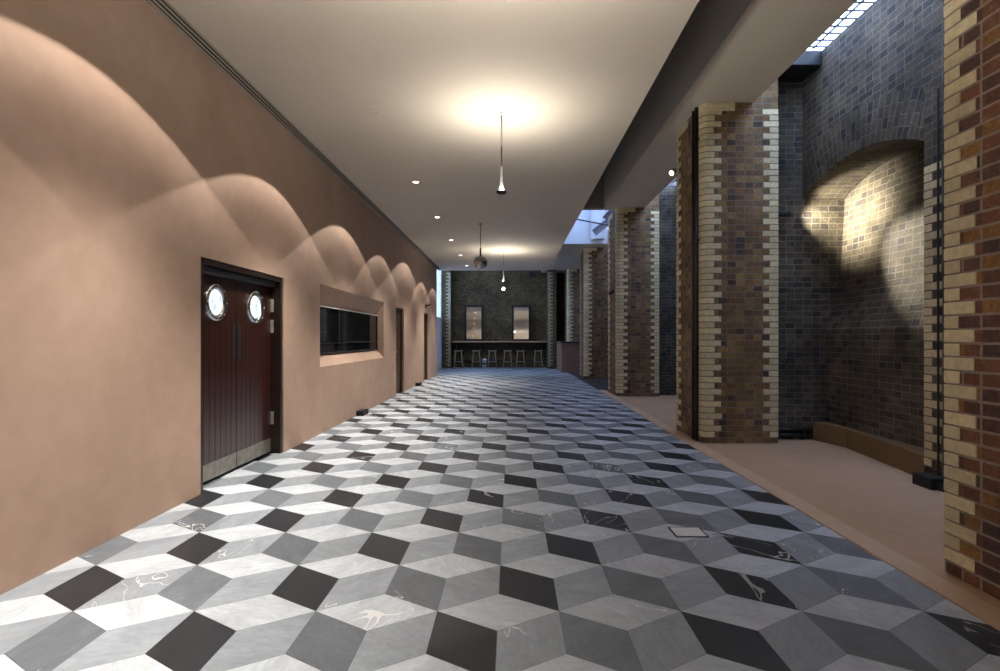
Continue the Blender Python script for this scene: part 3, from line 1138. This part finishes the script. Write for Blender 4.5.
WARM = (1.0, .93, .84)
DL = [(.9, 114, 1.), (3.22, 117, 1.), (5.72, 114, 1.), (8.30, 117, .9), (10.71, 112, .75), (13.22, 128, .65), (15.62, 111, .9), (17.87, 113, .6)]
dlab = ['recessed ceiling downlight behind the top edge, nearest the viewer', 'recessed ceiling downlight above the near end of the double door',
        'plain ceiling coloured recessed downlight, its lamp hidden, over the double door', 'largest visible recessed downlight, nearest in the ceiling row',
        'second visible recessed downlight in the ceiling row', 'third visible recessed downlight in the ceiling row',
        'fourth visible recessed downlight in the ceiling row', 'farthest recessed downlight in the ceiling row']
XL = -1.52
first = None
for i, (y, ang, k) in enumerate(DL):
    if first is None:
        r_ = empty('recessed_downlight', (XL, y, ZC))
        mb = MB()
        mb.lathe([(.045, -.001), (.047, -.006), (.062, -.007), (.066, -.001)], (XL, y, ZC), n=28)
        mb.build('trim_ring', M['white_trim'], r_, smooth=True)
        mb = MB()
        mb.lathe([(0, -.0045), (.03, -.004), (.0455, -.002)], (XL, y, ZC), n=24)
        mb.build('lamp_lens', M['lens'], r_, smooth=True)
        first = r_
    else:
        r_ = copy_tree(first)
        r_.location = (XL, y, ZC)
        WL[r_.name] = (XL, y, ZC)
    if i == 2:          # deep baffle: its lamp cannot be seen from the side
        for ch in r_.children:
            ch.data = ch.data.copy()
            ch.data.materials[0] = M['ceiling']
    tag(r_, dlab[i], 'downlight', 'downlights in the main ceiling')
DLO = [o for o in COL.objects if o.name.startswith('recessed_downlight')]
for r_, (y, ang, k) in zip(sorted(DLO, key=lambda o: o.location.y), DL):
    l = lamp('downlight_beam', 'SPOT', (XL, y, ZC - .02), r_, 268 * k, WARM, shadow_soft_size=.018, spot_size=math.radians(ang), spot_blend=.03)
    spot_profile(l.data, .20, 3.3, .76, .6 if 15 < y < 16 else .05)

# pendants
def pendant(x, y, zb, lab, bulb=False, up='uplamp'):
    r_ = empty('pendant_lamp', (x, y, ZC), lab, 'pendant lamp', 'trumpet pendants down the middle of the ceiling')
    mb = MB()
    mb.lathe([(0, -.001), (.03, -.001), (.03, -.015), (.012, -.022), (0, -.022)], (x, y, ZC), n=20)
    mb.build('ceiling_rose', M['white_trim'], r_, smooth=False)
    mb = MB()
    mb.tube((x, y, ZC - .02), (x, y, zb + .26), .010)
    mb.build('stem', M['chrome'], r_, smooth=True)
    mb = MB()
    mb.lathe([(.0102, .30), (.011, .24), (.015, .16), (.021, .09), (.029, .045), (.032, .02)], (x, y, zb), n=24)
    mb.build('trumpet', M['satin'], r_, smooth=True)
    mb = MB()
    mb.lathe([(0, 0), (.045, 0), (.055, .006), (.058, .020), (.057, .025), (.052, .016)], (x, y, zb), n=28)
    disc = mb.build('lamp_disc', M['matte_black'], r_, smooth=True)
    mb = MB()
    mb.lathe([(.051, .017), (.031, .029)], (x, y, zb), n=28)
    mb.build('lamp_ring', M[up], disc)
    if bulb:
        mb = MB()
        mb.lathe([(.014, -.15), (.022, -.14), (.012, -.08), (.012, 0)], (x, y, zb), n=14)
        mb.build('bulb_stem', M['black'], r_, smooth=True)
        mb = MB()
        mb.lathe([(.046 * math.sin(t * PI / 10), -.19 + .046 * math.cos(t * PI / 10)) for t in range(11)], (x, y, zb), n=20)
        mb.build('bulb', M['bulb'], r_, smooth=True)
    return r_


pendant(px(501.5, 5.76), 5.76, 2.95, 'slim chrome trumpet pendant with black disc, nearest in view')
pendant(px(503.4, 14.8), 14.8, 2.94, 'far slim pendant ending in a glowing bulb', True)
pendant(-.06, 2.33, 2.915, 'slim pendant above the top edge of the photo', up='uplamp_near')
gx, gy = px(480.5, 11.33), 11.33
gz = pz(262.5, gy)
gp = empty('globe_pendant', (gx, gy, ZC), 'smoked mirror globe pendant hanging on a thin rod', 'pendant lamp')
mb = MB()
mb.lathe([(0, -.001), (.035, -.001), (.035, -.015), (0, -.02)], (gx, gy, ZC), n=20)
mb.build('ceiling_rose', M['black'], gp)
mb = MB()
mb.tube((gx, gy, gz + .3), (gx, gy, ZC - .015), .0075)
mb.build('rod', M['black'], gp, smooth=True)
mb = MB()
mb.tube((gx, gy, gz + .143), (gx, gy, gz + .31), .022, .017, 16)
mb.build('lamp_holder', M['black'], gp, smooth=True)
mb = MB()
mb.lathe([(.15 * math.sin(t * PI / 20), .15 * math.cos(t * PI / 20)) for t in range(21)], (gx, gy, gz), n=36)
mb.build('globe', M['smoked'], gp, smooth=True)

# spotlights
def spotlight(name, base, tip_dir, lab, aim=None, power=0, size=60, lit=True, wall=(1, 0, 0)):
    B_ = Vector(base)
    r_ = empty(name, base, lab, 'spotlight')
    d = Vector(tip_dir).normalized()
    mb = MB()
    w_ = Vector(wall)
    mb.tube(B_ - w_ * .0, B_ + w_ * .09, .012)
    mb.build('bracket', M['black'], r_)
    mb = MB()
    mb.lathe([(0, -.09), (.032, -.09), (.036, -.02), (.042, .06), (.038, .06), (.036, .045)], B_, d, 20)
    mb.build('lamp_can', M['black'], r_, smooth=True)
    mb = MB()
    mb.lathe([(.036, .05), (0, .05)], B_, d, 20)
    mb.build('lamp_face', M['tinyled'] if lit else M['matte_black'], r_)
    if power:
        l = lamp('spot_beam', 'SPOT', B_ + d * .07, r_, power, (1.0, .88, .66), aim=aim, shadow_soft_size=.02, spot_size=math.radians(size), spot_blend=1.0)
    return r_


b0 = (px(785, 6.74), 6.74, pz(214, 6.74))
aim = Vector((4.42, 6.6, 2.94))
spotlight('wall_spotlight', b0, aim - Vector(b0), 'small black spotlight beside the niche throwing light on its bricks', aim, 430, 94, True, (0, 1.7, 0))
ns = [o for o in COL.objects if o.name.startswith('wall_spotlight')][0]
lamp('second_spot_beam', 'SPOT', Vector(b0) + Vector((.06, -.04, -.02)), ns, 480, (1.0, .92, .77), aim=(4.36, 5.52, 2.2), shadow_soft_size=.03, spot_size=math.radians(44), spot_blend=.8)
b1 = (px(611, 12.3), 12.3, pz(292.5, 12.3))
spotlight('wall_spotlight', b1, (-.7, .3, -.6), 'black spotlight bracket on the third pillar', None, 0, 40, False, (1, 0, 0))
b2 = (px(673, 7.9), 7.9, pz(172, 7.9))
spotlight('wall_spotlight', b2, (-.6, -.6, -.5), 'tiny lit spotlight peeping from behind the second pillar top', None, 0, 40, True, (0, -2.8, 0))

# floor uplighters against the left wall
for (y, lab) in ((9.15, 'small black uplighter on the floor below the hatch'), (14.7, 'small black uplighter on the floor between the far doors')):
    u = empty('floor_uplighter', (XW + .075, y, .002), lab, 'uplighter', 'black uplighters along the left wall')
    mb = MB()
    mb.box(XW + .004, XW + .13, y - .16, y + .16, .002, .085)
    mb.build('lamp_box', M['matte_black'], u, bevel=.006)
    mb = MB()
    mb.box(XW + .025, XW + .11, y - .12, y + .12, .0855, .088)
    mb.build('lamp_window', M['dark_glass'], u)
    l = lamp('uplight_beam', 'SPOT', (XW + .10, y, .12), u, 7, WARM, aim=(XW + .02, y, 2.), shadow_soft_size=.03, spot_size=math.radians(45), spot_blend=.8)
# exit fitting above the last door
ex = empty('door_bracket', (XW + .06, 16.37, pz(306.5, 16.6)), 'small dark fitting on the wall above the last door', 'fitting')
zq = ex.location.z
mb = MB()
mb.box(XW, XW + .03, 16.27, 16.37, zq - .06, zq + .05)
mb.build('back_plate', M['black'], ex, bevel=.004)
mb = MB()
mb.tube((XW + .03, 16.32, zq), (XW + .16, 16.32, zq + .05), .02)
mb.build('arm', M['black'], ex, smooth=True)

# ---------------------------------------------------------------- daylight
w = bpy.data.worlds.new('World')
scene.world = w
w.use_nodes = True
bg = w.node_tree.nodes['Background']
bg.inputs[0].default_value = (.47, .63, 1.0, 1)
bg.inputs[1].default_value = 12.0


def portal(name, loc, sx, sy, rot):
    d = bpy.data.lights.new(name, 'AREA')
    d.shape = 'RECTANGLE'
    d.size, d.size_y = sx, sy
    d.cycles.is_portal = True
    o = bpy.data.objects.new(name, d)
    COL.objects.link(o)
    o.location = loc
    o.rotation_euler = rot


portal('sky_portal', (3.5, 3.4, 5.05), .8, 6.4, (0, 0, 0))
portal('sky_portal', (3.5, 9.9, 5.05), .8, 4.4, (0, 0, 0))
portal('sky_portal', (2.63, 14.4, 6.5), 2.6, 4.5, (0, 0, 0))
portal('sky_portal', (-.9, 20, 5.7), 4.6, 2.5, (0, 0, 0))
portal('sky_portal', (-3.35, 21.2, 3.9), 3.4, 4.0, (0, -PI / 2, 0))

# ---------------------------------------------------------------- camera and view
cam = bpy.data.cameras.new('Camera')
cam.sensor_width = 36
cam.lens = 36 * F / 1000
cam.shift_x = -(VX - 500) / 1000
cam.shift_y = (VY - 335.5) / 1000
cam.clip_start = .05
co = bpy.data.objects.new('Camera', cam)
COL.objects.link(co)
co.location = (0, 0, H)
co.rotation_euler = (PI / 2, 0, 0)
scene.camera = co
vs_ = scene.view_settings
vs_.view_transform = 'Standard'
vs_.look = 'None'
vs_.gamma = 1
vs_.use_curve_mapping = False
vs_.exposure = 0.0
scene.cycles.use_denoising = True
scene.cycles.max_bounces = 10
scene.cycles.diffuse_bounces = 3
scene.cycles.sample_clamp_indirect = 6
